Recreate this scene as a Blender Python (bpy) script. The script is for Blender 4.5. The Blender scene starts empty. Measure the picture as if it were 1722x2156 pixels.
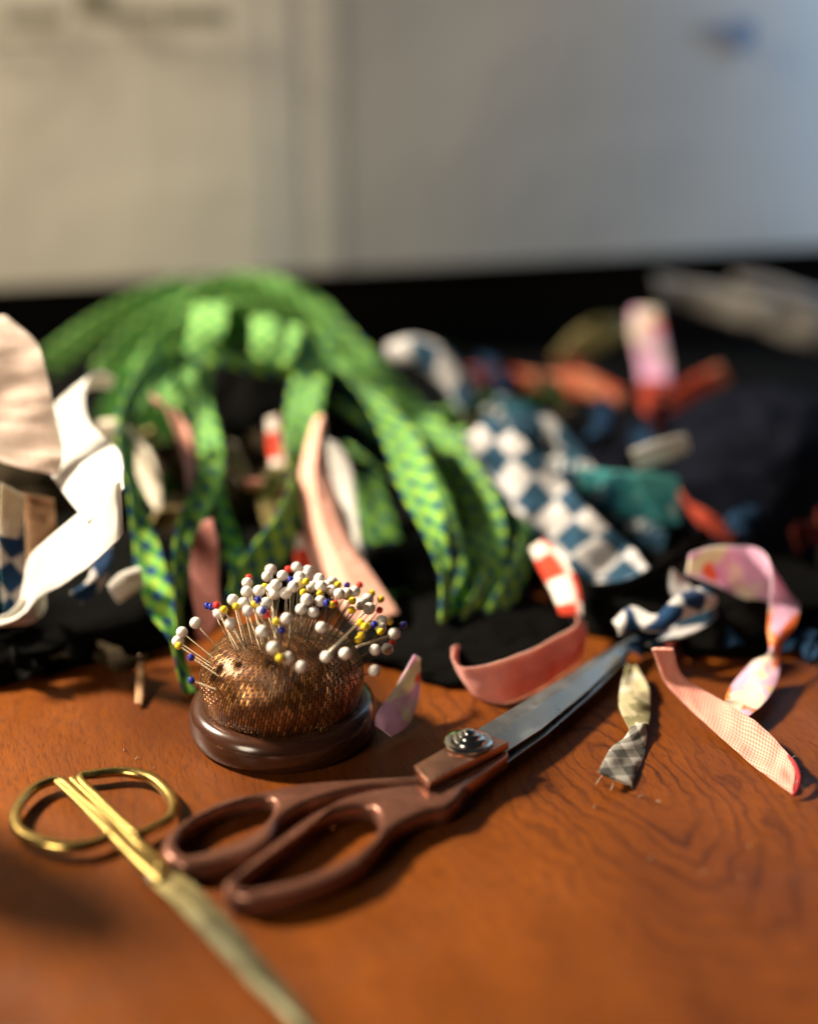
import bpy, bmesh, math, random
from mathutils import Vector, Matrix, noise
random.seed(7)
R = math.radians
S = 0.01                                   # everything below is written in centimetres
sc = bpy.context.scene
col = sc.collection

# ------------------------------------------------------------------ camera
H, PITCH, F, W0, H0 = 29.2, R(22.0), 3000.0, 1722.0, 2156.0
cam_d = bpy.data.cameras.new('camera')
cam = bpy.data.objects.new('camera', cam_d); col.objects.link(cam)
cam.location = (0, 0, H * S)
cam.rotation_euler = (R(90) - PITCH, 0, 0)
cam_d.sensor_fit = 'HORIZONTAL'; cam_d.sensor_width = 36.0
cam_d.lens = 36.0 * F / W0
cam_d.clip_start = 0.01; cam_d.clip_end = 50
cam_d.dof.use_dof = True
cam_d.dof.focus_distance = 0.546
cam_d.dof.aperture_fstop = 2.2
cam_d.dof.aperture_blades = 0
sc.camera = cam

# ------------------------------------------------------------------ world, lamps, exposure
w = bpy.data.worlds.new('World'); sc.world = w; w.use_nodes = True
bg = w.node_tree.nodes['Background']
bg.inputs[0].default_value = (0.62, 0.66, 0.72, 1); bg.inputs[1].default_value = 0.022

def lamp(name, loc, target, size, power, colr, shape='DISK', size_y=None, spread=180):
    d = bpy.data.lights.new(name, 'AREA'); d.shape = shape; d.size = size
    if size_y: d.size_y = size_y
    d.energy = power; d.color = colr; d.spread = R(spread)
    o = bpy.data.objects.new(name, d); col.objects.link(o)
    o.location = loc
    o.rotation_euler = (Vector(target) - Vector(loc)).to_track_quat('-Z', 'Y').to_euler()
    return o
lamp('key_lamp', (-1.05, 0.90, 0.88), (-0.02, 0.57, 0.03), 0.18, 13, (1.0, 0.85, 0.66), 'DISK', None, 72)
lamp('window_lamp', (0.43, 0.92, 0.34), (0.30, 0.99, 0.24), 0.07, 1.3, (0.40, 0.64, 1.0), 'RECTANGLE', 0.5, 120)
lamp('fill_lamp', (-0.95, -0.55, 0.62), (-0.05, 0.70, 0.10), 0.5, 11.0, (1.0, 0.84, 0.64))  # added soft fill, brightens camera-facing cloth, pins and the paper wall

vs = sc.view_settings
sc.display_settings.display_device = 'sRGB'
vs.view_transform = 'Standard'; vs.look = 'None'; vs.exposure = 0.0; vs.gamma = 1.0; vs.use_curve_mapping = False
sc.cycles.use_denoising = True
sc.cycles.max_bounces = 8
sc.cycles.caustics_reflective = False; sc.cycles.caustics_refractive = False
sc.cycles.sample_clamp_indirect = 1.5; sc.cycles.sample_clamp_direct = 6

# ------------------------------------------------------------------ pixel of the photo -> point of the place
CP, SP = math.cos(PITCH), math.sin(PITCH)
def ray(px, py):
    u, v = (px - W0 / 2) / F, (py - H0 / 2) / F
    return Vector((u, CP - v * SP, -SP - v * CP))
def at_g(px, py, g):                       # the point on that line of sight at ground distance g
    d = ray(px, py); return Vector((0, 0, H)) + d * (g / d.y)
def at_z(px, py, z):                       # ... at height z
    d = ray(px, py); return Vector((0, 0, H)) + d * ((z - H) / d.z)

# ------------------------------------------------------------------ material helpers
class NT:
    def __init__(s, name):
        s.m = bpy.data.materials.new(name); s.m.use_nodes = True
        s.t = s.m.node_tree; s.b = s.t.nodes['Principled BSDF']
    def n(s, typ, ins=None, **kw):
        nd = s.t.nodes.new(typ)
        for k, v in kw.items(): setattr(nd, k, v)
        for k, v in (ins or {}).items(): s.put(nd.inputs[k], v)
        return nd
    def put(s, sock, v):
        if isinstance(v, bpy.types.NodeSocket): s.t.links.new(v, sock)
        elif isinstance(v, bpy.types.Node): s.t.links.new(v.outputs[0], sock)
        else:
            if hasattr(sock.default_value, '__len__') and not hasattr(v, '__len__'): v = [v] * len(sock.default_value)
            if hasattr(v, '__len__') and len(v) == 3 and len(sock.default_value) == 4: v = (*v, 1)
            sock.default_value = v
    def math(s, op, a, b=0.0, c=None):
        ins = {0: a, 1: b}
        if c is not None: ins[2] = c
        return s.n('ShaderNodeMath', ins, operation=op).outputs[0]
    def mix(s, f, a, b, mode='MIX'):
        nd = s.n('ShaderNodeMix', data_type='RGBA', blend_type=mode)
        s.put(nd.inputs[0], f); s.put(nd.inputs[6], a); s.put(nd.inputs[7], b)
        return nd.outputs[2]
    def ramp(s, f, stops, interp='LINEAR'):
        nd = s.n('ShaderNodeValToRGB', {0: f}); cr = nd.color_ramp; cr.interpolation = interp
        while len(cr.elements) < len(stops): cr.elements.new(0.5)
        for e, (p, c) in zip(cr.elements, stops):
            e.position = p; e.color = (*c, 1) if len(c) == 3 else c
        return nd.outputs[0]
    def noise(s, vec, scale, detail=3, rough=0.5, dist=0.0):
        return s.n('ShaderNodeTexNoise', {'Vector': vec, 'Scale': scale, 'Detail': detail, 'Roughness': rough, 'Distortion': dist})
    def uv(s): return s.n('ShaderNodeTexCoord').outputs['UV']
    def obj(s): return s.n('ShaderNodeTexCoord').outputs['Object']
    def map(s, vec, loc=(0, 0, 0), rot=(0, 0, 0), scale=(1, 1, 1)):
        return s.n('ShaderNodeMapping', {'Vector': vec, 'Location': loc, 'Rotation': rot, 'Scale': scale}).outputs[0]
    def xyz(s, vec):
        nd = s.n('ShaderNodeSeparateXYZ', {0: vec}); return nd.outputs
    def bump(s, h, strength, dist):
        return s.n('ShaderNodeBump', {'Height': h, 'Strength': strength, 'Distance': dist}).outputs[0]
    def setb(s, **kw):
        for k, v in kw.items(): s.put(s.b.inputs[k.replace('_', ' ')], v)
        return s

def weave(t, uvv, scale=20.0, strength=0.35):
    """a cloth relief: two crossing ribs and a little fuzz, uv in centimetres"""
    x = t.xyz(uvv)
    a = t.math('SINE', t.math('MULTIPLY', x[0], scale * 6.283))
    b = t.math('SINE', t.math('MULTIPLY', x[1], scale * 6.283))
    nz = t.noise(uvv, 9.0, 4, 0.7).outputs[0]
    h = t.math('ADD', t.math('MULTIPLY', t.math('MULTIPLY', a, b), 0.5), t.math('MULTIPLY', nz, 1.6))
    return t.bump(h, strength, 0.0004)

def glow(t, colour):
    if max(colour) < 0.3: return
    t.b.inputs['Subsurface Weight'].default_value = 0.55; t.b.inputs['Subsurface Radius'].default_value = (1, 1, 0.9); t.b.inputs['Subsurface Scale'].default_value = 0.0022

def cloth(name, colour, var=0.18, rough=0.9, stripes=None, weave_s=20.0, relief=0.35):
    t = NT(name); uv = t.uv()
    nz = t.noise(uv, 1.3, 4, 0.6).outputs[0]
    dark = tuple(c * (1 - var) for c in colour); lite = tuple(min(1, c * (1 + var * 0.6)) for c in colour)
    c = t.ramp(nz, [(0.3, dark), (0.7, lite)])
    if stripes:
        x = t.xyz(uv); per, c2, amt = stripes
        st = t.math('GREATER_THAN', t.math('FRACT', t.math('MULTIPLY', x[0], 1.0 / per)), 0.5)
        c = t.mix(t.math('MULTIPLY', st, amt), c, c2)
    t.setb(Base_Color=c, Roughness=rough, Normal=weave(t, uv, weave_s, relief))
    glow(t, colour)
    t.b.inputs['Sheen Weight'].default_value = 0.12 if max(colour) > 0.1 else 0.0; t.b.inputs['Sheen Roughness'].default_value = 0.5
    t.b.inputs['Specular IOR Level'].default_value = 0.2 if max(colour) > 0.1 else 0.05
    return t.m

def checks(name, lo, mid, hi, period, angle=45.0, checker=False, off=0.0, var=0.15, mid2=None, relief=0.3):
    """woven gingham (or printed checker) cut on the bias; period in centimetres"""
    t = NT(name); uv = t.uv()
    wob = t.noise(uv, 1.1, 2).outputs['Color']
    uvw = t.n('ShaderNodeVectorMath', {0: uv, 1: t.n('ShaderNodeVectorMath', {0: wob, 'Scale': 0.05}, operation='SCALE').outputs[0]}, operation='ADD').outputs[0]
    x = t.xyz(t.map(uvw, loc=(off, off, 0), rot=(0, 0, R(angle)), scale=(1 / period,) * 3))
    def edge(v):
        f = t.math('FRACT', v)
        tri = t.math('ABSOLUTE', t.math('SUBTRACT', f, 0.5))
        r = t.n('ShaderNodeMapRange', {0: tri, 1: 0.225, 2: 0.275, 3: 0.0, 4: 1.0}); r.clamp = True
        return r.outputs[0]
    a, b = edge(x[0]), edge(x[1])
    if checker:
        f = t.math('ABSOLUTE', t.math('SUBTRACT', a, b))
        c = t.mix(f, lo, hi)
    else:
        c = t.mix(b, t.mix(a, lo, mid), t.mix(a, mid2 or mid, hi))
    nz = t.noise(uv, 2.0, 4, 0.65).outputs[0]
    c = t.mix(var, c, t.mix(nz, (0.25, 0.25, 0.25), (1, 1, 1)), 'MULTIPLY')
    t.setb(Base_Color=c, Roughness=0.85, Normal=weave(t, uv, 16, relief))
    glow(t, (1, 1, 1))
    t.b.inputs['Specular IOR Level'].default_value = 0.25
    t.b.inputs['Sheen Weight'].default_value = 0.03
    return t.m

def floral(name, base, blots, scale=0.55, seed=0.0):
    t = NT(name); uv = t.map(t.uv(), loc=(seed, seed * 1.7, 0))
    c = base
    warp = t.noise(uv, 1.6, 3).outputs['Color']
    uvw = t.n('ShaderNodeVectorMath', {0: uv, 1: t.n('ShaderNodeVectorMath', {0: warp, 'Scale': 0.9}, operation='SCALE').outputs[0]}, operation='ADD').outputs[0]
    for k, (cc, thr) in enumerate(blots):
        nz = t.noise(t.map(uvw, loc=(7.3 * k + 1, 3.1 * k, 0)), scale, 2).outputs[0]
        r = t.n('ShaderNodeMapRange', {0: nz, 1: thr - 0.025, 2: thr + 0.025}); r.clamp = True
        c = t.mix(r.outputs[0], c, cc)
    t.setb(Base_Color=c, Roughness=0.85, Normal=weave(t, uv, 16, 0.3))
    glow(t, (1, 1, 1))
    t.b.inputs['Specular IOR Level'].default_value = 0.2
    return t.m

def metal(name, colour, rough, var=0.15, brushed=None, scratch=0.15):
    t = NT(name); o = t.obj()
    v = t.map(o, scale=(100, 100, 100))
    if brushed is not None: v = t.map(t.map(v, rot=(0, 0, brushed)), scale=(0.25, 14, 4))
    nz = t.noise(v, 2.2, 6, 0.65).outputs[0]
    c = t.ramp(nz, [(0.25, tuple(q * (1 - var) for q in colour)), (0.75, tuple(min(1, q * (1 + var)) for q in colour))])
    big = t.noise(t.map(o, scale=(100,) * 3), 0.8, 5, 0.7).outputs[0]
    rr = t.n('ShaderNodeMapRange', {0: big, 1: 0.3, 2: 0.7, 3: rough * 0.7, 4: min(1, rough * 1.4)}).outputs[0]
    t.setb(Base_Color=c, Metallic=1.0, Roughness=rr, Normal=t.bump(nz, scratch, 0.0001))
    return t.m

M = {}
GY, GM, GB = (0.30, 0.50, 0.06), (0.07, 0.28, 0.04), (0.007, 0.060, 0.16)
M['green'] = checks('green_gingham', GY, GM, GB, 0.92, 45, mid2=(0.17, 0.44, 0.06))
M['green_fine'] = checks('green_gingham_fine', (0.38, 0.60, 0.14), (0.16, 0.44, 0.08), (0.04, 0.22, 0.12), 0.7, 45)
M['green_cloth'] = cloth('green_cloth', (0.030, 0.10, 0.016), 0.4)
M['pink'] = cloth('pink_cotton', (0.78, 0.37, 0.27), 0.10, stripes=(0.17, (0.80, 0.50, 0.42), 0.35))
M['rose'] = cloth('rose_cotton', (0.72, 0.28, 0.235), 0.14, stripes=(0.19, (0.72, 0.38, 0.33), 0.5))
M['pink_fine'] = checks('pink_gingham', (0.84, 0.50, 0.41), (0.80, 0.36, 0.28), (0.72, 0.20, 0.15), 0.16, 12, relief=0.5)
M['canvas'] = cloth('white_canvas', (0.70, 0.675, 0.62), 0.06, weave_s=17, relief=0.55)
M['cream'] = cloth('cream_cotton', (0.74, 0.66, 0.52), 0.16)
M['blush'] = cloth('blush_cotton', (0.78, 0.62, 0.52), 0.13)
M['tan'] = cloth('tan_cotton', (0.42, 0.24, 0.12), 0.25)
M['khaki'] = cloth('khaki_cotton', (0.32, 0.25, 0.10), 0.35)
M['grey'] = cloth('grey_cotton', (0.22, 0.205, 0.185), 0.2)
M['greywhite'] = cloth('grey_white_cotton', (0.58, 0.56, 0.52), 0.15)
M['black'] = cloth('black_cloth_and_shade', (0.0022, 0.0022, 0.0019), 0.4)  # near black, also on the heaps that stand for deep shade
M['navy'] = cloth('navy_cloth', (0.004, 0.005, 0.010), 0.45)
M['brown'] = cloth('brown_cloth', (0.030, 0.022, 0.012), 0.5)
M['blue_big'] = checks('blue_white_checker', (0.46, 0.445, 0.44), None, (0.005, 0.040, 0.080), 3.0, 3, checker=True, off=.25)
M['blue_mid'] = checks('blue_white_check', (0.66, 0.64, 0.62), None, (0.006, 0.04, 0.12), 2.2, 38, checker=True)
M['teal'] = floral('teal_mottled', (0.05, 0.30, 0.33), [((0.10, 0.42, 0.42), 0.50), ((0.016, 0.10, 0.17), 0.58), ((0.5, 0.52, 0.5), 0.66)], 0.8)
M['red_check'] = checks('red_white_check', (0.82, 0.74, 0.66), None, (0.60, 0.05, 0.018), 3.0, 0, checker=True)
M['red_flor'] = floral('red_floral', (0.48, 0.07, 0.035), [((0.62, 0.22, 0.12), 0.52), ((0.40, 0.20, 0.07), 0.62)], 0.5, 3.0)
M['floral'] = floral('pink_floral', (0.82, 0.68, 0.52), [((0.76, 0.42, 0.60), 0.47), ((0.82, 0.17, 0.04), 0.585), ((0.70, 0.55, 0.30), 0.64)], 0.42, 1.0)
M['camo'] = floral('olive_camo', (0.50, 0.45, 0.27), [((0.22, 0.20, 0.10), 0.52), ((0.62, 0.58, 0.46), 0.60)], 0.8, 5.0)
M['grey_check'] = checks('grey_gingham', (0.62, 0.60, 0.55), (0.30, 0.29, 0.25), (0.10, 0.10, 0.09), 1.1, 38, relief=0.5)
M['olive'] = floral('olive_print', (0.24, 0.21, 0.08), [((0.36, 0.31, 0.14), 0.5), ((0.10, 0.09, 0.03), 0.58)], 0.5, 2.0)
M['bluedeep'] = floral('dark_blue_print', (0.008, 0.035, 0.065), [((0.42, 0.41, 0.40), 0.60), ((0.010, 0.075, 0.10), 0.58)], 0.9, 4.0)
M['darkblue'] = cloth('dark_blue_cotton', (0.010, 0.028, 0.060), 0.4)
M['darkred'] = cloth('dark_red_cotton', (0.075, 0.014, 0.010), 0.4)
M['darkgreen'] = cloth('dark_green_cotton', (0.016, 0.050, 0.010), 0.4)
M['redline'] = cloth('red_cut_edge', (0.34, 0.02, 0.03), 0.25)

M['steel'] = metal('blade_steel', (0.56, 0.59, 0.57), 0.34, 0.05, brushed=R(48), scratch=0.03)
M['chrome'] = metal('screw_steel', (0.66, 0.65, 0.60), 0.16, 0.10)
M['pinsteel'] = metal('pin_steel', (0.27, 0.22, 0.15), 0.32, 0.1)
M['copper'] = metal('copper_plate', (0.66, 0.34, 0.23), 0.34, 0.06, brushed=R(40))
M['gold'] = metal('gold_plate', (0.56, 0.40, 0.13), 0.19, 0.10)
M['goldsteel'] = metal('worn_gold_blade', (0.20, 0.19, 0.115), 0.40, 0.08, brushed=R(-60), scratch=0.04)
_nt = M['goldsteel'].node_tree; _b = _nt.nodes['Principled BSDF']; _t = NT.__new__(NT); _t.t = _nt   # plating worn off away from the screw
_d = _nt.nodes.new('ShaderNodeVectorMath'); _d.operation = 'LENGTH'; _nt.links.new(_t.obj(), _d.inputs[0])
_mr = _t.n('ShaderNodeMapRange', {0: _d.outputs['Value'], 1: 0.006, 2: 0.045}); _mr.clamp = True
_old = _b.inputs['Base Color'].links[0].from_socket
_t.put(_b.inputs['Base Color'], _t.mix(_mr.outputs[0], (0.45, 0.36, 0.15), _old))

t = NT('copper_lacquer'); o = t.map(t.obj(), scale=(100,) * 3)
nz = t.noise(o, 1.5, 6, 0.7).outputs[0]
t.setb(Base_Color=t.ramp(nz, [(0.3, (0.15, 0.064, 0.041)), (0.7, (0.25, 0.106, 0.070))]), Metallic=0.6,
       Roughness=t.n('ShaderNodeMapRange', {0: nz, 1: 0.3, 2: 0.7, 3: 0.17, 4: 0.30}).outputs[0], Normal=t.bump(t.noise(o, 12, 3).outputs[0], 0.06, 0.0003))
t.b.inputs['Coat Weight'].default_value = 0.15; t.b.inputs['Coat Roughness'].default_value = 0.15
M['handle'] = t.m

def head_mat(name, c, pearl=False):
    t = NT(name); t.setb(Base_Color=c, Roughness=0.22 if pearl else 0.16)
    t.b.inputs['Coat Weight'].default_value = 0.5 if pearl else 0.3
    t.b.inputs['Coat Roughness'].default_value = 0.12
    if pearl:
        t.b.inputs['Subsurface Weight'].default_value = 0.15; t.b.inputs['Subsurface Radius'].default_value = (0.002, 0.0016, 0.0012); t.b.inputs['Subsurface Scale'].default_value = 0.5
        fr = t.n('ShaderNodeLayerWeight', {0: 0.35}).outputs['Facing']
        t.setb(Base_Color=t.mix(fr, c, (0.70, 0.60, 0.52)))
    return t.m
M['pearl'] = head_mat('pearl_head', (0.82, 0.78, 0.71), True)
M['yellow'] = head_mat('yellow_head', (0.82, 0.60, 0.02)); M['blue'] = head_mat('blue_head', (0.012, 0.02, 0.26)); M['red'] = head_mat('red_head', (0.72, 0.03, 0.02))
t = NT('pale_stick'); uvv = t.map(t.obj(), scale=(300, 300, 300))
t.setb(Base_Color=t.ramp(t.noise(uvv, 1.0, 4).outputs[0], [(0.3, (0.72, 0.60, 0.42)), (0.7, (0.88, 0.80, 0.62))]), Roughness=0.5); M['stick'] = t.m

# table wood: growth rings round a long flame, dark pores along the grain
t = NT('table_wood'); o = t.map(t.obj(), scale=(100,) * 3)
cx = at_z(1290, 1600, 0)
q = t.map(t.map(o, loc=(-cx.x, 55 - cx.y, 0)), rot=(0, 0, R(-20)))
warp = t.noise(t.map(q, scale=(0.30, 0.16, 0.3)), 1.0, 4, 0.55).outputs['Color']
wv = t.n('ShaderNodeVectorMath', {0: t.n('ShaderNodeVectorMath', {0: warp, 1: (0.5, 0.5, 0.5)}, operation='SUBTRACT').outputs[0], 1: (3.4, 4.0, 0)}, operation='MULTIPLY').outputs[0]
qw = t.n('ShaderNodeVectorMath', {0: q, 1: wv}, operation='ADD').outputs[0]
x = t.xyz(t.map(qw, scale=(1, 0.36, 0)))
rad = t.math('SQRT', t.math('ADD', t.math('MULTIPLY', x[0], x[0]), t.math('MULTIPLY', x[1], x[1])))
ringn = t.noise(t.map(q, scale=(1.2, 0.5, 1)), 1.0, 3).outputs[0]
ph = t.math('ADD', t.math('MULTIPLY', rad, 1.7), t.math('MULTIPLY', ringn, 1.1))
fr = t.math('FRACT', ph)
line = t.n('ShaderNodeMapRange', {0: t.math('ABSOLUTE', t.math('SUBTRACT', fr, 0.5)), 1: 0.0, 2: 0.20, 3: 1.0, 4: 0.0}); line.clamp = True
soft = t.n('ShaderNodeMapRange', {0: fr, 1: 0.0, 2: 0.55, 3: 0.0, 4: 0.5}); soft.clamp = True
por = t.noise(t.map(q, scale=(11, 1.5, 1)), 1.0, 5, 0.65).outputs[0]
pores = t.n('ShaderNodeMapRange', {0: por, 1: 0.50, 2: 0.66, 3: 0.0, 4: 1.0}); pores.clamp = True
big = t.noise(t.map(q, scale=(0.16, 0.07, 1)), 1.0, 4, 0.6).outputs[0]
base = t.ramp(big, [(0.30, (0.085, 0.021, 0.0036)), (0.70, (0.240, 0.067, 0.0070))])
near = t.n('ShaderNodeMapRange', {0: rad, 1: 1.0, 2: 8.0, 3: 1.0, 4: 0.15}); near.clamp = True
lmask = t.math('MULTIPLY', near.outputs[0], t.n('ShaderNodeMapRange', {0: t.noise(t.map(q, loc=(9, 4, 0), scale=(0.5, 0.22, 1)), 1.0, 3).outputs[0], 1: 0.35, 2: 0.6, 3: 0.25, 4: 1.0}).outputs[0])
c = t.mix(t.math('MULTIPLY', soft.outputs[0], 0.5), base, (0.125, 0.033, 0.007))
c = t.mix(t.math('MULTIPLY', line.outputs[0], lmask), c, (0.036, 0.010, 0.004))
c = t.mix(t.math('MULTIPLY', pores.outputs[0], 0.75), c, (0.060, 0.017, 0.006))
fine = t.noise(t.map(q, scale=(26, 3, 1)), 1.0, 3).outputs[0]
c = t.mix(0.6, c, t.mix(fine, (0.45, 0.42, 0.40), (1.25, 1.2, 1.15)), 'MULTIPLY')
smear = t.noise(o, 0.35, 5, 0.65).outputs[0]
t.setb(Base_Color=c, Roughness=t.n('ShaderNodeMapRange', {0: smear, 1: 0.3, 2: 0.7, 3: 0.26, 4: 0.50}).outputs[0],
       Normal=t.bump(t.math('ADD', t.math('MULTIPLY', pores.outputs[0], -0.6), t.math('MULTIPLY', line.outputs[0], -0.5)), 0.25, 0.0004))
t.b.inputs['Specular IOR Level'].default_value = 0.17
M['wood'] = t.m

t = NT('turned_wood'); o = t.map(t.obj(), scale=(100,) * 3)
g = t.noise(t.map(o, scale=(0.6, 0.6, 7)), 1.6, 5, 0.6).outputs[0]
t.setb(Base_Color=t.ramp(g, [(0.3, (0.030, 0.011, 0.006)), (0.7, (0.060, 0.022, 0.011))]), Roughness=0.20, Normal=t.bump(g, 0.08, 0.0006))
t.b.inputs['Coat Weight'].default_value = 0.35; t.b.inputs['Coat Roughness'].default_value = 0.10
M['base_wood'] = t.m

# pincushion cover: slanted copper threads, cells tilted at random, bright glints painted into their colour
t = NT('copper_weave'); uv = t.uv()
wob = t.n('ShaderNodeVectorMath', {0: t.noise(uv, 0.7, 2).outputs['Color'], 'Scale': 0.07}, operation='SCALE').outputs[0]
q = t.map(t.n('ShaderNodeVectorMath', {0: uv, 1: wob}, operation='ADD').outputs[0], rot=(0, 0, R(13)))
x = t.xyz(q)
u_ = t.math('MULTIPLY', x[0], 1 / 0.122); ci = t.math('FLOOR', u_)
jit = t.math('MULTIPLY', ci, 0.37)
v_ = t.math('ADD', t.math('MULTIPLY', x[1], 1 / 0.33), jit); ri = t.math('FLOOR', v_)
cell = t.n('ShaderNodeTexWhiteNoise', {'Vector': t.n('ShaderNodeCombineXYZ', {0: ci, 1: ri, 2: 0.5}).outputs[0]}, noise_dimensions='3D')
rv = cell.outputs[0]
du = t.math('ABSOLUTE', t.math('SUBTRACT', t.math('FRACT', u_), 0.5)); dv = t.math('ABSOLUTE', t.math('SUBTRACT', t.math('FRACT', v_), 0.5))
g1 = t.n('ShaderNodeMapRange', {0: du, 1: 0.19, 2: 0.36}); g1.clamp = True
g2 = t.n('ShaderNodeMapRange', {0: dv, 1: 0.36, 2: 0.48}); g2.clamp = True
gap = t.math('MAXIMUM', g1.outputs[0], g2.outputs[0])
glint_patch = t.noise(uv, 0.7, 3).outputs[0]
c = t.ramp(t.math('ADD', t.math('MULTIPLY', rv, 0.5), t.math('MULTIPLY', glint_patch, 0.5)), [(0.15, (0.12, 0.038, 0.008)), (0.55, (0.38, 0.135, 0.027)), (0.80, (0.95, 0.45, 0.13))])  # top ramp colour paints the brightest glints
c = t.mix(gap, c, (0.010, 0.005, 0.002))
nb = t.bump(t.math('SUBTRACT', 1.0, gap), 0.8, 0.0006)
tilt = t.n('ShaderNodeVectorMath', {0: t.n('ShaderNodeVectorMath', {0: cell.outputs['Color'], 1: (0.5, 0.5, 0.5)}, operation='SUBTRACT').outputs[0], 'Scale': 0.22}, operation='SCALE').outputs[0]
nn = t.n('ShaderNodeVectorMath', {0: t.n('ShaderNodeVectorMath', {0: nb, 1: tilt}, operation='ADD').outputs[0]}, operation='NORMALIZE').outputs[0]
t.setb(Base_Color=c, Metallic=t.math('MULTIPLY', t.math('SUBTRACT', 1.0, gap), 0.80), Roughness=0.29, Normal=nn)
M['weave'] = t.m

t = NT('sheet_paper'); o = t.map(t.obj(), scale=(100,) * 3)
n1 = t.noise(t.map(o, rot=(0, R(-28), 0), scale=(0.05, 1, 0.16)), 1.0, 3).outputs[0]
n2 = t.noise(o, 0.06, 3).outputs[0]
t.setb(Base_Color=t.mix(n2, t.mix(n1, (0.60, 0.57, 0.46), (0.72, 0.69, 0.585)), (0.66, 0.63, 0.52)), Roughness=0.6, Normal=t.bump(t.noise(o, 0.15, 4).outputs[0], 0.3, 0.004))
M['paper'] = t.m
t = NT('sheet_paper_shaded'); o = t.map(t.obj(), scale=(100,) * 3)  # same paper darkened and greyed, standing for the weaker light on the right
n1 = t.noise(t.map(o, scale=(0.07, 1, 0.05)), 1.0, 3).outputs[0]
t.setb(Base_Color=t.mix(n1, (0.325, 0.322, 0.292), (0.405, 0.402, 0.368)), Roughness=0.6, Normal=t.bump(t.noise(o, 0.15, 4).outputs[0], 0.3, 0.004))
M['paper_shaded'] = t.m
M['print'] = cloth('faded_print', (0.27, 0.26, 0.19), 0.2); M['print_blue'] = cloth('blue_print', (0.16, 0.205, 0.27), 0.2)
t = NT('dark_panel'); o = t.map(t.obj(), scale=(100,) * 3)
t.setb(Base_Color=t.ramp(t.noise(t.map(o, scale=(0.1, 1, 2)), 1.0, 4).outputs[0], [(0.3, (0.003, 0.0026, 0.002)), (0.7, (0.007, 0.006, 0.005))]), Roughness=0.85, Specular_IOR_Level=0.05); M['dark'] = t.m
t = NT('lint_fibre'); t.setb(Base_Color=t.mix(t.noise(t.map(t.obj(), scale=(200,) * 3), 1.0).outputs[0], (0.36, 0.31, 0.24), (0.55, 0.5, 0.42)), Roughness=0.9); M['lint'] = t.m

# ------------------------------------------------------------------ object helpers
def link(name, verts, faces, mat, parent=None, uvs=None, origin=None, smooth=True):
    """verts in cm, in the room; the object's origin goes to its base unless it is a part"""
    me = bpy.data.meshes.new(name)
    if origin is None:
        if parent is not None: origin = Vector(parent['o'])
        else:
            n = len(verts)
            origin = Vector((sum(v[0] for v in verts) / n, sum(v[1] for v in verts) / n, min(v[2] for v in verts)))
    origin = Vector(origin)
    me.from_pydata([tuple((Vector(v) - origin) * S) for v in verts], [], faces)
    if smooth: me.polygons.foreach_set('use_smooth', [True] * len(me.polygons))
    if uvs:
        l = me.uv_layers.new(name='UVMap')
        flat = []
        for p in me.polygons:
            for vi in p.vertices: flat.extend(uvs[vi])
        l.data.foreach_set('uv', flat)
    me.materials.append(mat); me.update()
    if smooth: me.set_sharp_from_angle(angle=R(52))
    o = bpy.data.objects.new(name, me); col.objects.link(o)
    o['o'] = list(origin)
    if parent is None: o.location = origin * S
    else:
        o.parent = parent; o.location = (origin - Vector(parent['o'])) * S
    return o
def tag(o, label, cat, group=None, kind=None):
    o['label'] = label
    if cat: o['category'] = cat
    if group: o['group'] = group
    if kind: o['kind'] = kind
    return o
def empty(name, loc, label, cat, group=None):
    o = bpy.data.objects.new(name, None); col.objects.link(o); o.empty_display_size = 0.01
    o.location = Vector(loc) * S; o['o'] = list(loc)
    return tag(o, label, cat, group)
def crom(P, t):
    """Catmull-Rom through the list of vectors P at parameter t (0..len-1)"""
    n = len(P) - 1; i = min(int(t), n - 1); f = t - i
    p1, p2 = P[i], P[i + 1]
    p0 = P[i - 1] if i > 0 else p1 * 2 - p2
    p3 = P[i + 2] if i + 2 <= n else p2 * 2 - p1
    return 0.5 * ((2 * p1) + (p2 - p0) * f + (2 * p0 - 5 * p1 + 4 * p2 - p3) * f * f + (3 * p1 - p0 - 3 * p2 + p3) * f ** 3)

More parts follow.
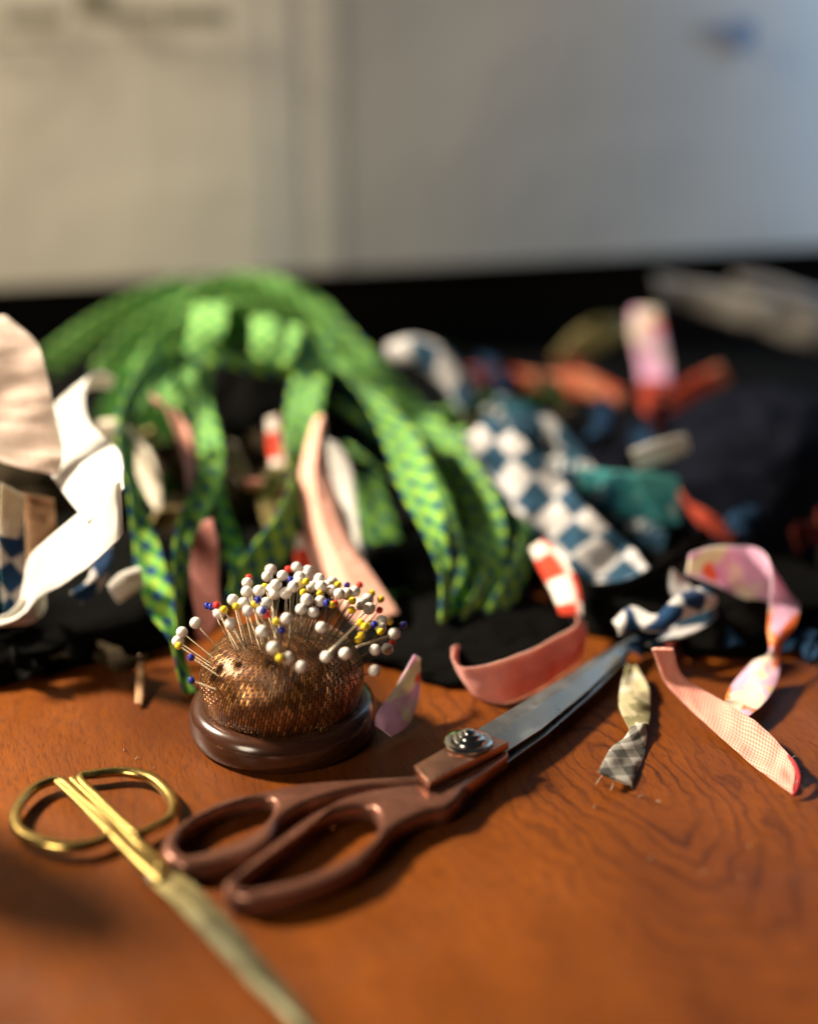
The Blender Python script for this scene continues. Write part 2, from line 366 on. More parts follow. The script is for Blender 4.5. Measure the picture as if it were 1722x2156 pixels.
def strip(name, mat, ctl, parent=None, thick=0.09, crease=0.0, wrinkle=0.05, width=None, seg=9, nw=8, seed=0.0, curl=0.0):
    """a cloth tape with real thickness. ctl: (px, py, g, ex, ey, eg) centre on the photo, ground distance, half-width vector"""
    L, Rr = [], []
    for c in ctl:
        if len(c) == 7:                                        # two edges given with heights: lx,ly,lz, rx,ry,rz, 'z'
            L.append(at_z(c[0], c[1], c[2])); Rr.append(at_z(c[3], c[4], c[5]))
        else:
            px, py, g, ex, ey, eg = c
            L.append(at_g(px - ex, py - ey, g - eg)); Rr.append(at_g(px + ex, py + ey, g + eg))
    n = (len(ctl) - 1) * seg + 1
    A = [crom(L, i / seg) for i in range(n)]; B = [crom(Rr, i / seg) for i in range(n)]
    C = [(a + b) / 2 for a, b in zip(A, B)]
    wd = width or sorted((a - b).length for a, b in zip(A, B))[int(n * 0.75)]
    vl = [0.0]
    for i in range(1, n): vl.append(vl[-1] + (C[i] - C[i - 1]).length)
    verts, uvs, faces = [], [], []
    rows = 2 * (nw + 1)
    for i in range(n):
        tan = (C[min(i + 1, n - 1)] - C[max(i - 1, 0)]).normalized()
        e = (B[i] - A[i]); nrm = e.cross(tan)
        nrm = nrm.normalized() if nrm.length > 1e-6 else Vector((0, -1, 0))
        if nrm.dot(Vector((0, -1, 0.4))) < 0 and i == 0: flip = True
        for side in (1, -1):
            for k in range(nw + 1):
                j = k if side == 1 else nw - k
                s = j / nw
                p = A[i] + e * s
                w1 = noise.noise(Vector((vl[i] * 0.55 + seed * 9.1, s * 1.4, seed))) * wrinkle * 2
                w1 += noise.noise(Vector((vl[i] * 1.9 + seed * 5.3, s * 3.0, seed + 4))) * wrinkle * 0.7
                cr = crease * (1 - abs(2 * s - 1)) + curl * (1 - (2 * s - 1) ** 2)
                rnd = math.sqrt(max(0.0, 1 - (abs(2 * s - 1)) ** 8))
                p = p + nrm * (w1 + cr + side * thick / 2 * (0.25 + 0.75 * rnd))
                verts.append(p); uvs.append((s * wd, vl[i]))
    for i in range(n - 1):
        for k in range(rows):
            a, b = i * rows + k, i * rows + (k + 1) % rows
            faces.append((a, b, b + rows, a + rows))
    faces.append(tuple(reversed(range(rows)))); faces.append(tuple((n - 1) * rows + k for k in range(rows)))
    zmin = min(v.z for v in verts)
    if zmin < 0.02:
        for v in verts: v.z = max(v.z, 0.02 + 0.2 * max(0, v.z - zmin) * 0)
    return link(name, verts, faces, mat, parent, uvs)

def mound(name, mat, X, Y, rx, ry, h, label, seed, rough=0.22, nu=72, nv=26):
    """a crumpled heap of cloth lying on the table"""
    verts, faces, uvs = [], [], []
    for j in range(nv + 1):
        ph = j / nv * math.pi / 2
        for i in range(nu):
            th = i / nu * 2 * math.pi
            d = Vector((math.cos(th) * math.cos(ph), math.sin(th) * math.cos(ph), math.sin(ph)))
            f = noise.noise(d * 1.7 + Vector((seed, 0, 0))) * 1.0 + noise.noise(d * 3.7 + Vector((0, seed, 0))) * 0.55
            f += (abs(noise.noise(d * 5.5 + Vector((0, 0, seed)))) - 0.2) * 0.7
            s = 1 + rough * f
            p = Vector((X + rx * d.x * s, Y + ry * d.y * s, max(0.05, h * (d.z ** 0.8) * s)))
            if j == 0: p.z = 0.05
            verts.append(p); uvs.append((th * rx, ph * (rx + h) * 0.7))
    for j in range(nv):
        for i in range(nu):
            a, b = j * nu + i, j * nu + (i + 1) % nu
            faces.append((a, b, b + nu, a + nu))
    o = link(name, verts, faces, mat, None, uvs)
    return tag(o, label, 'cloth')

def lathe(name, prof, c, mat, parent, n=64, knurl=None, uvscale=None):
    verts, faces, uvs = [], [], []
    acc = 0
    for k, (r, z) in enumerate(prof):
        if k: acc += math.hypot(r - prof[k - 1][0], z - prof[k - 1][1])
        for i in range(n):
            a = 2 * math.pi * i / n
            rr = r
            if knurl and knurl[0] <= k <= knurl[1]: rr = r * (1 + 0.02 * (1 if i % 2 else -1))
            verts.append(Vector((c[0] + rr * math.cos(a), c[1] + rr * math.sin(a), c[2] + z)))
            uvs.append((a * (uvscale or 3.0), acc))
    for k in range(len(prof) - 1):
        for i in range(n):
            a, b = k * n + i, k * n + (i + 1) % n
            faces.append((a, b, b + n, a + n))
    faces.append(tuple(reversed(range(n)))); faces.append(tuple((len(prof) - 1) * n + i for i in range(n)))
    return link(name, verts, faces, mat, parent, uvs)

def tube(name, path, rads, mat, parent=None, closed=False, n=12, per=8, flat=1.0):
    """a round (or flattened) bar along a smooth path; rads one per path point"""
    P = [Vector(p) for p in path]; rd = [Vector((r, 0, 0)) for r in rads]
    if closed:
        m = len(P); ext = P[-2:] + P + P[:3]; rext = rd[-2:] + rd + rd[:3]
        pts = [crom(ext, 2 + i / per) for i in range(m * per)]; rs = [crom(rext, 2 + i / per).x for i in range(m * per)]
    else:
        k = (len(P) - 1) * per + 1
        pts = [crom(P, i / per) for i in range(k)]; rs = [crom(rd, i / per).x for i in range(k)]
    verts, faces = [], []
    K = len(pts)
    for i in range(K):
        if closed: tn = (pts[(i + 1) % K] - pts[i - 1]).normalized()
        else: tn = (pts[min(i + 1, K - 1)] - pts[max(i - 1, 0)]).normalized()
        up = Vector((0, 0, 1)) if abs(tn.z) < 0.95 else Vector((0, 1, 0))
        sd = tn.cross(up).normalized(); u2 = sd.cross(tn)
        for j in range(n):
            a = 2 * math.pi * j / n
            verts.append(pts[i] + sd * (rs[i] * math.cos(a)) + u2 * (rs[i] * flat * math.sin(a)))
    for i in range(K if closed else K - 1):
        for j in range(n):
            a, b = i * n + j, i * n + (j + 1) % n
            c, d = ((i + 1) % K) * n + j, ((i + 1) % K) * n + (j + 1) % n
            faces.append((a, b, d, c))
    if not closed:
        faces.append(tuple(reversed(range(n)))); faces.append(tuple((K - 1) * n + j for j in range(n)))
    return link(name, verts, faces, mat, parent)

def outline(name, loops, z0, z1, bevel, mat, parent, smooth_pts=True, per=6, res=4):
    """a plate with rounded edges whose outline (photo pixels on its top face) may have holes"""
    cu = bpy.data.curves.new('outline', 'CURVE'); cu.dimensions = '2D'; cu.fill_mode = 'BOTH'
    org = Vector(parent['o'])
    for lp in loops:
        P = [at_z(px, py, z1) for px, py in lp]
        if smooth_pts:
            m = len(P); ext = P[-2:] + P + P[:3]
            P = [crom(ext, 2 + i / per) for i in range(m * per)]
        sp = cu.splines.new('POLY'); sp.points.add(len(P) - 1); sp.use_cyclic_u = True
        for q, p in zip(sp.points, P): q.co = ((p.x - org.x) * S, (p.y - org.y) * S, 0, 1)
    cu.extrude = max(0.0, (z1 - z0) / 2 - bevel) * S
    cu.bevel_depth = bevel * S; cu.bevel_resolution = res; cu.offset = -bevel * S
    tmp = bpy.data.objects.new('outline', cu); col.objects.link(tmp)
    dg = bpy.context.evaluated_depsgraph_get(); dg.update()
    me = bpy.data.meshes.new_from_object(tmp.evaluated_get(dg), depsgraph=dg)
    bpy.data.objects.remove(tmp); bpy.data.curves.remove(cu)
    bm = bmesh.new(); bm.from_mesh(me); bmesh.ops.remove_doubles(bm, verts=bm.verts, dist=1e-6)
    for f in bm.faces: f.smooth = True
    for e in bm.edges:
        if len(e.link_faces) == 2 and e.calc_face_angle(0) > R(35): e.smooth = False
    bm.to_mesh(me); bm.free()
    me.name = name; me.materials.clear(); me.materials.append(mat)
    o = bpy.data.objects.new(name, me); col.objects.link(o); o.parent = parent
    o.location = (0, 0, ((z0 + z1) / 2 - org.z) * S); o['o'] = list(org)
    return o

def box(name, lo, hi, mat, parent=None):
    v = [Vector((x, y, z)) for z in (lo[2], hi[2]) for y in (lo[1], hi[1]) for x in (lo[0], hi[0])]
    f = [(0, 2, 3, 1), (4, 5, 7, 6), (0, 1, 5, 4), (2, 6, 7, 3), (0, 4, 6, 2), (1, 3, 7, 5)]
    return link(name, v, f, mat, parent, smooth=False)

# ------------------------------------------------------------------ the setting: table, dark panel, paper sheets
tag(box('table', (-75, 8, -3.0), (75, 102, 0.0), M['wood']), 'orange brown wooden table top with dark wavy grain', 'table')
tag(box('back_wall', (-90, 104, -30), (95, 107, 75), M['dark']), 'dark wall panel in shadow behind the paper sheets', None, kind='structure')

def sheet(name, profile, zb, zt, label, mat):
    """a hanging paper sheet, its plan an (x, y) profile; zb/zt give lower and upper edge as functions of x"""
    P = [Vector((x, y, 0)) for x, y in profile]; per = 8
    k = (len(P) - 1) * per + 1; pts = [crom(P, i / per) for i in range(k)]
    verts, faces = [], []; nz = 14
    for off in (0, 0.12):
        for p in pts:
            for j in range(nz + 1):
                z = zb(p.x) + (zt - zb(p.x)) * j / nz
                verts.append(Vector((p.x, p.y + off + 0.25 * noise.noise(Vector((p.x * 0.07, z * 0.06, 2.0))), z)))
    m = nz + 1; T = k * m
    for i in range(k - 1):
        for j in range(nz):
            a = i * m + j
            faces.append((a, a + m, a + m + 1, a + 1)); faces.append((T + a, T + a + 1, T + a + m + 1, T + a + m))
    for j in range(nz):
        faces.append((j, j + 1, T + j + 1, T + j)); b = (k - 1) * m + j
        faces.append((b, T + b, T + b + 1, b + 1))
    for i in range(k - 1):
        a = i * m; faces.append((a, T + a, T + a + m, a + m)); a += nz; faces.append((a, a + m, T + a + m, T + a))
    return tag(link(name, verts, faces, M[mat]), label, 'paper sheet')
GP = 99.0
pl, pr = at_g(0, 604, GP), at_g(1690, 520, GP)
zb = lambda x: pl.z + (pr.z - pl.z) * (x - pl.x) / (pr.x - pl.x)
xs = at_g(640, 400, GP).x
sl = sheet('paper_sheet', [(-70, GP), (-40, GP), (xs - 6, GP), (xs - 2.4, GP + 0.06), (xs - 1.0, GP + 0.10), (xs - 0.05, GP + 0.26)], zb, 60, 'cream paper sheet left of the upright seam with faded print at top', 'paper')
sr = sheet('paper_sheet', [(xs - 0.02, GP + 0.17), (xs + 0.8, GP + 0.05), (xs + 1.7, GP - 0.02), (xs + 2.8, GP - 0.05), (xs + 6, GP), (40, GP), (80, GP)], zb, 60, 'paper sheet tinted darker for shade right of the upright seam with blue mark at top', 'paper_shaded')
def flat_print(name, px0, py0, px1, py1, mat, par):
    a, b = at_g(px0, py1, GP - 0.4), at_g(px1, py0, GP - 0.4)
    v = [(a.x, GP - 0.36, a.z), (b.x, GP - 0.36, a.z), (b.x, GP - 0.36, b.z), (a.x, GP - 0.36, b.z),
         (a.x, GP - 0.30, a.z), (b.x, GP - 0.30, a.z), (b.x, GP - 0.30, b.z), (a.x, GP - 0.30, b.z)]
    return link(name, v, [(0, 1, 2, 3), (7, 6, 5, 4), (0, 4, 5, 1), (1, 5, 6, 2), (2, 6, 7, 3), (3, 7, 4, 0)], mat, par, smooth=False)
for (a, b, c_, d_) in ((-60, 84, 100, 96), (10, 20, 130, 50), (165, -30, 230, 40), (225, 20, 330, 44), (345, 18, 470, 52)):
    flat_print('printed_mark', a, b, c_, d_, M['print'], sl)
flat_print('printed_mark', 1535, 40, 1592, 105, M['print_blue'], sr); flat_print('printed_mark', 1490, 48, 1530, 76, M['print_blue'], sr)

# ------------------------------------------------------------------ heaps of cloth under the tapes, several put in black to stand for deep shade
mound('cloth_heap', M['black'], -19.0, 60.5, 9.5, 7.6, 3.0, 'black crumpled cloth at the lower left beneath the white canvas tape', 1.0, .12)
mound('cloth_heap', M['black'], -2.0, 68.5, 11, 9.0, 2.4, 'dark filler cloth standing for the shade in the middle behind the pincushion', 2.0, .12)  # dark filler, makes the shaded background inside the pile
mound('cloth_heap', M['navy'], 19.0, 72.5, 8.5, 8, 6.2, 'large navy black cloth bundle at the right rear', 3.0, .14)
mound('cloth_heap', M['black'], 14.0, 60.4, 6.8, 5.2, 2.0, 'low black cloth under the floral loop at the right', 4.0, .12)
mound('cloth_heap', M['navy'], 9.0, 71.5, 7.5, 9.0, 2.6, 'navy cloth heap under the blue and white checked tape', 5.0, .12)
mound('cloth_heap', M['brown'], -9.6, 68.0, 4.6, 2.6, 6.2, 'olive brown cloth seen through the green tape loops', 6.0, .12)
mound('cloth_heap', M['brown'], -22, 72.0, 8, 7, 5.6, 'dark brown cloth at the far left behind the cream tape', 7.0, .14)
mound('cloth_heap', M['black'], -7.4, 74.8, 5.6, 3.0, 8.2, 'black filler standing for the shade in the hole below the crest of the green heap', 12.0, .1)  # black filler in place of the shade inside the hole
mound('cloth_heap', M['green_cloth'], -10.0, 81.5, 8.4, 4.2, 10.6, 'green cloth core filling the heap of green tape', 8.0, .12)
mound('cloth_heap', M['black'], 2.0, 57.6, 5.2, 4.6, 1.2, 'low black filler standing for the shade between pincushion and the rose tape loop', 11.0, .14)  # covers table that only lies in the shade of the strands
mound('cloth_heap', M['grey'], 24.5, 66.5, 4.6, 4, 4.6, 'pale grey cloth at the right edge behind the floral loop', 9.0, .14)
mound('cloth_heap', M['black'], 4.0, 90.0, 60, 13, 1.6, 'long black sheet standing for the shade over the back of the table', 10.0, rough=0.1)  # covers the rear table, its black stands for shade there

# ------------------------------------------------------------------ tapes and ribbons
GRP = None
def tape(name, mat, label, ctl, **kw):
    k = len(bpy.data.objects) * 0.37
    return tag(strip(name, M[mat], ctl, seed=k, **kw), label, 'tape')
G = 'green_checked_tape'
tape(G, 'green', 'green and blue checked tape, leftmost hanging loop beside the white canvas tape', [(400,748,70.5,10,18,0),(350,762,69.5,20,20,0),(296,825,66.5,25,14,0),(266,898,64,22,6,.3),(268,967,61.8,17,0,.5),(282,1040,59.8,13,-2,.6),(300,1113,58.2,22,-3,.3),(318,1199,56.5,31,-8,0),(342,1284,55,27,-8,0),(370,1345,54,12,-2,.4),(382,1400,53.0,12,-3,.3),(398,1458,51.8,15,-2,.2)], thick=.12, crease=.1)
tape(G, 'green', 'green checked tape hanging second from left, wide at its middle', [(425,760,70.5,18.0,3.6,0),(430,800,69.5,17.1,0.0,.3),(428,850,68,16.2,-1.8,.3),(440,920,65.5,23.4,-3.6,0),(445,985,63,25.2,5.4,0),(418,1060,60.5,24.3,10.8,0),(392,1120,58.8,20.7,9.0,0),(378,1200,56.8,14.4,3.6,.4),(374,1290,55.2,9.0,1.8,.5),(384,1350,54.2,7.2,0.0,.5)], thick=.12, crease=.1)
tape(G, 'green', 'narrow green checked tape, left arm of the V behind the pins', [(452,950,65.5,14,4,.3),(465,1060,62,13,-4,.5),(484,1130,60,15,-6,.4),(500,1195,58.3,15,-4,.4),(502,1260,57,12,0,.4)], thick=.12)
tape(G, 'green', 'bright yellow green checked tape, right arm of the V beside the pink tape', [(694,690,74,20,14,0),(664,740,72,30,6,0),(648,810,69.5,36,4,0),(636,880,67,36,4,0),(627,950,65,29,4,.3),(622,1020,63,13,6,.6),(606,1090,61,22,12,.5),(570,1155,59.3,30,18,.3),(525,1215,57.8,30,12,.3),(495,1275,56.5,22,6,.3)], thick=.12, crease=.08)
tape(G, 'green', 'wide green checked tape arching down to the right of the pink tape', [(690,775,72,6.6,11.5,0),(725,778,71,11.5,13.1,0),(755,805,70,16.4,9.8,0),(793,850,68,23.0,3.3,0),(838,911,66,36.1,-3.3,0),(862,973,64,39.4,-4.9,0),(882,1035,62,34.4,-8.2,0),(907,1096,60.3,26.2,-8.2,0),(930,1170,58.7,16.4,-4.9,.3),(940,1220,57.6,12.3,-1.6,.4),(936,1300,56.4,9.8,1.6,.4)], thick=.14, crease=.16)
tape(G, 'green_fine', 'short pale green tape end poking out left of the wide arching tape', [(738,945,66.2,10,16,0),(785,975,65.5,18,18,0),(835,1015,65,20,12,0)], thick=.12)
tape(G, 'green', 'dark green checked tape curving down right of the wide arching tape', [(900,880,70.5,19.2,-5.8,0),(935,935,68.8,26.9,-9.6,0),(985,1010,66,30.7,-13.4,0),(1025,1090,63,30.7,-11.5,0),(1042,1160,60.6,25.0,-1.9,.3),(1030,1235,58.6,23.0,7.7,.3),(985,1315,56.6,19.2,11.5,.3)], thick=.12, crease=.1)
tape(G, 'green', 'outermost green checked tape on the right, next to the blue checked tape', [(960,905,71,17.0,-8.5,0),(1030,985,68.5,20.4,-13.6,0),(1085,1070,65,18.7,-10.2,0),(1104,1145,62,13.6,0.0,.5),(1082,1225,59.5,18.7,10.2,.3),(1030,1310,56.8,18.7,11.9,0)], thick=.12)
tape(G, 'green', 'green checked tape wedged between the wide arching tape and the outermost one', [(905,905,70,22,-8,0),(960,985,67.2,28,-12,0),(1010,1065,64.2,28,-12,0),(1040,1140,61.6,26,-4,.2),(1036,1220,59.2,24,6,.2),(995,1300,57,22,12,.2)], thick=.12)
tape(G, 'green', 'inner green checked tape turning under just right of the wide arching tape', [(870,900,68.5,20,-8,0),(925,985,66,26,-12,0),(968,1070,63.4,28,-10,0),(992,1150,61,26,-2,.2),(985,1235,58.8,24,8,.2),(945,1320,56.4,20,14,.2)], thick=.12)
tape(G, 'green', 'green checked tape lying crosswise along the lower edge of the green heap', [(400,745,71.5,6,14,0),(460,752,70.8,4,16,0),(530,768,70.5,2,16,0),(590,775,70.8,2,18,0),(650,765,71.5,4,16,0)], thick=.12)
tape(G, 'green', 'dim green checked tape in shadow below the wide arching tape', [(765,1000,66,30,0,0),(795,1100,64,38,0,0),(825,1200,62,38,0,0),(860,1310,57.6,30,0,0)], thick=.12)
tape(G, 'green', 'small dim green checked tape at the end of the dark gap', [(700,850,70,10,18,0),(750,875,69.5,14,18,0),(800,915,69,16,16,0)], thick=.12)
tape(G, 'green_fine', 'green tape passing under the blue checked knot at the rear', [(830,860,73,10,20,0),(900,885,72.3,6,20,0),(970,862,72.3,6,18,0),(1035,835,73,8,12,0)], thick=.12)
tape(G, 'green', 'shadowed green tape sloping down from the right side of the green heap', [(690,690,77,22,-24,0),(760,765,75.5,26,-26,0),(835,845,74,26,-26,0),(905,900,73,20,-20,0)], thick=.12)
F2 = 'green_fine'
tape(G, F2, 'straight green tape sticking out to the left of the green heap', [(100,765,77,14,24,0),(190,700,77,16,25,0),(285,645,77.3,15,25,0),(390,600,78.5,10,22,0)], thick=.14)
tape(G, F2, 'green tape arching across the middle of the green heap', [(205,790,72.5,14.8,16.3,0),(290,705,74,17.8,19.2,0),(385,648,75,13.3,22.2,0),(490,615,75.8,3.0,23.7,0),(590,625,75.8,-5.9,23.7,0),(685,685,75,-13.3,20.7,0),(775,775,74,-13.3,16.3,0)], thick=.14, wrinkle=.12)
tape(G, F2, 'green tape arching low across the front of the green heap', [(290,790,71,17.8,11.8,0),(355,705,72.5,19.2,16.3,0),(440,662,73.5,10.4,20.7,0),(540,652,74,0.0,23.7,0),(640,675,74,-8.9,22.2,0),(715,750,73,-16.3,14.8,0)], thick=.14, wrinkle=.12)
tape(G, F2, 'topmost green tape on the crest of the green heap', [(330,660,78,10.4,19.2,0),(420,606,79,5.9,19.2,0),(535,592,79.3,-1.5,19.2,0),(645,632,78.5,-10.4,19.2,0),(730,712,77.5,-14.8,16.3,0)], thick=.14, wrinkle=.12)
tape(G, F2, 'pale green folded tape end hanging at the left of the dark hole', [(445,640,73,34,0,0),(437,690,71,38,0,0),(425,738,70.3,36,0,0)], thick=.14)
tape(G, F2, 'pale green folded tape end hanging in the middle of the heap front', [(556,668,73,26,2,0),(560,712,71.2,30,0,0),(556,758,70.4,28,0,0)], thick=.14)
tape(G, F2, 'small pale green tape end hanging beside the V of checked tape', [(615,685,73,20,0,0),(606,730,71,22,0,0),(600,768,70.3,20,0,0)], thick=.14)
tape(G, F2, 'pale green tape end inside the leftmost hanging loop', [(380,745,71,34,4,0),(376,800,69,36,0,0),(366,855,68,32,-4,0)], thick=.14)

tape('pink_tape', 'pink', 'pink tape curving inside the leftmost green loop', [(326,842,65.5,8,14,0),(360,860,65,16,10,0),(386,915,64,16,2,0),(400,975,62.8,13,0,.3),(404,1050,61,10,0,.3)], thick=.12, crease=.12)
tape('pink_tape', 'pink', 'bright pink folded tape bending down behind the pins', [(672,885,66,10,4,0),(666,948,64.8,23,2,0),(666,1022,63,36,-4,0),(680,1096,61.3,38,-10,0),(710,1170,59.6,38,-14,0),(750,1240,58,42,-20,0),(800,1310,56.5,40,-20,0)], thick=.12, crease=-.55, width=1.9)
tape('pink_tape', 'rose', 'dusky rose ribbed tape standing upright behind the left pins', [(438,1095,58.3,10,-2,0),(432,1150,57.5,27,0,0),(430,1230,56.4,30,0,0),(436,1295,55.6,25,2,0),(420,1345,55,9,6,0)], thick=.1)
tape('pink_tape', 'rose', 'rose tape bent in a wide loop behind the shears blade', [(960,1362,53.8,5,-3,.8),(965,1398,52.8,10,8,.8),(992,1437,51.6,14,32,.2),(1050,1440,51.2,8,46,0),(1110,1418,52.0,10,44,0),(1165,1388,53.1,10,38,0),(1214,1354,54.3,6,34,0),(1224,1318,55.6,10,20,0)], thick=.1, crease=.15)
pk = tape('pink_tape', 'pink_fine', 'pink gingham tape lying on the table with its cut end at the right edge', [(1372,1368,2.6,1418,1368,2.6,'z'),(1408,1446,1.0,1440,1424,1.5,'z'),(1492,1530,.30,1522,1478,.95,'z'),(1570,1600,.12,1604,1534,.75,'z'),(1622,1640,.10,1652,1580,.6,'z'),(1668,1672,.08,1676,1612,.5,'z')], thick=.20, crease=.12, width=1.9, wrinkle=.11)
for k, (a, b) in enumerate((((1662, 1600), (1690, 1606)), ((1672, 1628), (1700, 1640)), ((1670, 1650), (1692, 1664)))):
    p, q = at_z(*a, .45), at_z(*b, .25)
    tube('loose_thread', [p, (p + q) / 2 + Vector((0, .1, .15)), q], [.014] * 3, M['lint'], pk, n=6)
pe = [at_z(1660,1592,.62), at_z(1674,1612,.66), at_z(1682,1636,.50), at_z(1678,1660,.34), at_z(1668,1676,.16)]
tube('cut_edge', pe, [.05, .09, .10, .09, .05], M['redline'], pk, n=8)

tape('floral_tape', 'floral', 'pink and orange floral ribbon looped in a ring at the right edge', [(1450,1188,56.4,-4,22,0),(1500,1190,57,2,40,0),(1560,1205,57.6,6,54,0),(1612,1218,57.2,14,60,.3),(1648,1228,56.2,26,40,.5),(1652,1270,55.4,32,6,0),(1645,1322,54.6,30,-4,0),(1634,1366,53.8,14,-8,.4),(1610,1412,52.6,28,16,-.5),(1575,1462,51.0,36,16,-.6),(1548,1500,49.6,26,12,-.4)], thick=.08)
tape('floral_tape', 'floral', 'short leaf shaped floral tape end standing just right of the pincushion', [(878,1385,51.5,6,6,.2),(868,1420,50.6,18,4,.2),(850,1470,49.7,32,4,.3),(826,1515,48.8,32,14,.2),(806,1540,48.3,18,12,0)], thick=.1)
c1 = tape('camo_tape', 'camo', 'olive camouflage tape with a twisted grey checked end hanging onto the table', [(1330,1400,53.4,10,2,0),(1336,1450,51.6,29,6,0),(1336,1495,50.0,33,4,0),(1346,1530,48.7,19,-4,.3)], thick=.12, wrinkle=.1)
strip('twisted_end', M['grey_check'], [(1347,1526,48.8,19,-5,.3),(1338,1555,47.9,24,2,.2),(1318,1590,46.8,34,12,.1),(1294,1640,45.0,35,14,0)], c1, thick=.12, wrinkle=.06)['label'] = 'grey checked twisted end of the tape'

for k, (a, b) in enumerate((((1270, 1630), (1254, 1652)), ((1292, 1638), (1286, 1664)), ((1318, 1640), (1330, 1660)))):
    p, q = at_z(*a, .30), at_z(*b, .06)
    tube('loose_thread', [p, (p + q) / 2 + Vector((.05, 0, .1)), q], [.013] * 3, M['lint'], c1, n=6)
wt = tape('canvas_tape', 'canvas', 'white canvas tape looping and folded over at the left', [(240,806,65,-2,12,0),(205,800,64,-8,18,0),(165,815,62.8,-22,20,0),(146,852,61.4,-31,4,0),(160,905,59.4,-34,8,0),(172,958,57.2,-74,14,.6),(200,1012,54.8,-60,34,.4),(222,1064,53.2,-40,36,0)], thick=.1)
strip('folded_end', M['canvas'], [(257,1066,52.6,-3,-56,.4),(240,1083,52.5,-6,-58,.5),(190,1124,53.0,-10,-57,.8),(125,1176,53.7,-12,-52,.8),(78,1212,54.1,-16,-38,.6),(60,1250,54.2,-10,-20,.5),(44,1284,54.0,-4,-9,.6),(14,1302,53.6,2,-9,.6),(-40,1312,53,4,-10,.5)], wt, thick=.1, wrinkle=.04)
strip('underside', M['canvas'], [(-40,1312,53.3,2,10,0),(14,1306,53.5,4,12,0),(52,1290,53.9,10,24,0),(76,1274,54.4,8,27,0),(94,1262,55.4,2,22,0)], wt, thick=.08)
tape('cream_tape', 'blush', 'wide blush cream cloth strip curling up at the left edge', [(-30,668,60,40,-6,0),(5,725,59,70,-6,0),(18,800,58.2,83,-2,0),(26,880,57.4,92,0,0),(40,945,56.6,94,6,0),(66,988,56,58,14,0)], thick=.12, wrinkle=.12)
tape('cream_tape', 'cream', 'narrow cream tape bent down just behind the leftmost green loop', [(212,908,65,5,22,0),(250,900,64.5,4,18,0),(282,915,63.8,14,12,0),(302,970,62.8,21,-8,0),(322,1030,61.8,17,-6,0),(334,1075,61,6,-2,0)], thick=.12)
tape('tan_tape', 'tan', 'tan brown tape in shadow at the left edge below the blush strip', [(78,1045,56.8,36,6,0),(86,1110,56.2,32,0,0),(86,1190,55.6,30,0,0)], thick=.12)
tape('cream_tape', 'cream', 'cream tape scrap at the left edge beside the tan tape', [(26,1030,56,26,14,0),(22,1085,55.6,26,8,0),(16,1130,55.3,22,4,0)], thick=.12)

tape('blue_checked_tape', 'blue_big', 'blue and white checked knot at the rear right of the green heap', [(828,745,74,14,22,0),(880,742,73.4,14,34,0),(930,770,72.8,-2,42,0),(970,815,72.2,-14,34,0),(988,855,71.6,-16,16,0)], thick=.2, curl=.5)
tape('blue_checked_tape', 'blue_big', 'wide blue and white checker tape slanting down to the shears tip', [(1005,895,67,30,-20,.4),(1060,957,65.5,40,-32,-.3),(1128,1036,63.5,44,-36,.5),(1205,1118,61.5,44,-38,-.2),(1285,1190,59.5,44,-34,.5),(1345,1222,58.0,26,-20,0)], thick=.14, wrinkle=.32)
tape('blue_tape', 'bluedeep', 'dark blue tape curving behind the blue checker tape toward the teal cloth', [(1030,850,70,24,-20,0),(1100,885,69,28,-30,0),(1165,945,67.6,34,-30,0),(1225,1030,65.8,38,-30,0),(1300,1110,63.8,34,-30,0),(1390,1150,62.4,16,-30,0)], thick=.14, wrinkle=.34)
tape('blue_checked_tape', 'blue_mid', 'crumpled blue and white tape lying over the tip of the shears', [(1296,1322,54.6,6,14,0),(1340,1300,54.8,10,24,0),(1385,1312,54.3,4,18,0),(1430,1280,54.8,6,24,0),(1490,1258,56,10,24,0)], thick=.16, curl=.4)
tape('blue_checked_tape', 'blue_big', 'blue and white tape bow standing above the pink gingham tape', [(1430,1212,57.5,16,14,0),(1444,1250,56.5,34,8,0),(1468,1292,55.8,40,4,0),(1436,1332,55,36,-6,0),(1386,1352,54.3,26,-6,0)], thick=.16)
tape('white_tape', 'greywhite', 'short white tape end lying above the teal cloth', [(1335,968,65,8,20,0),(1390,950,65,6,23,0),(1448,932,65.5,4,18,0)], thick=.16)
tape('white_tape', 'greywhite', 'narrow white tape curving between the checker tape and the teal cloth', [(1150,890,72,18,8,0),(1188,945,71,15,-4,0),(1208,1005,70,15,-2,0),(1216,1045,69.5,10,0,0)], thick=.16)
tape('blue_checked_tape', 'blue_mid', 'navy and white checked tape at the left edge below the cream scrap', [(20,1100,55.6,26,8,0),(24,1180,55.3,28,4,0),(30,1250,55,26,0,0),(36,1315,54.7,22,0,0)], thick=.12)
tape('blue_checked_tape', 'blue_mid', 'bit of blue checked tape hanging under the white canvas tape', [(214,1145,56.6,20,-4,0),(214,1195,56,22,-6,0),(194,1235,55.6,15,8,0),(160,1260,55.2,12,12,0)], thick=.12)
tape('white_tape', 'canvas', 'small white tape end left of the lowest green loop', [(240,1250,55.6,12,20,0),(268,1228,55.6,14,22,0),(300,1214,55.8,6,22,0)], thick=.2, curl=.2)
tape('teal_cloth', 'teal', 'mottled teal cloth scrap beside the blue checker tape', [(1225,1020,64.5,10,34,0),(1300,1042,64,6,50,0),(1370,1048,63.6,6,54,0),(1428,1052,63.6,0,48,0)], thick=.16, wrinkle=.2)
tape('tan_tape', 'tan', 'small tan scrap standing in the shadow left of the lowest green loop', [(298,1382,53.6,7,2,0),(296,1430,52.5,9,0,0),(292,1482,50.9,8,0,0)], thick=.1)
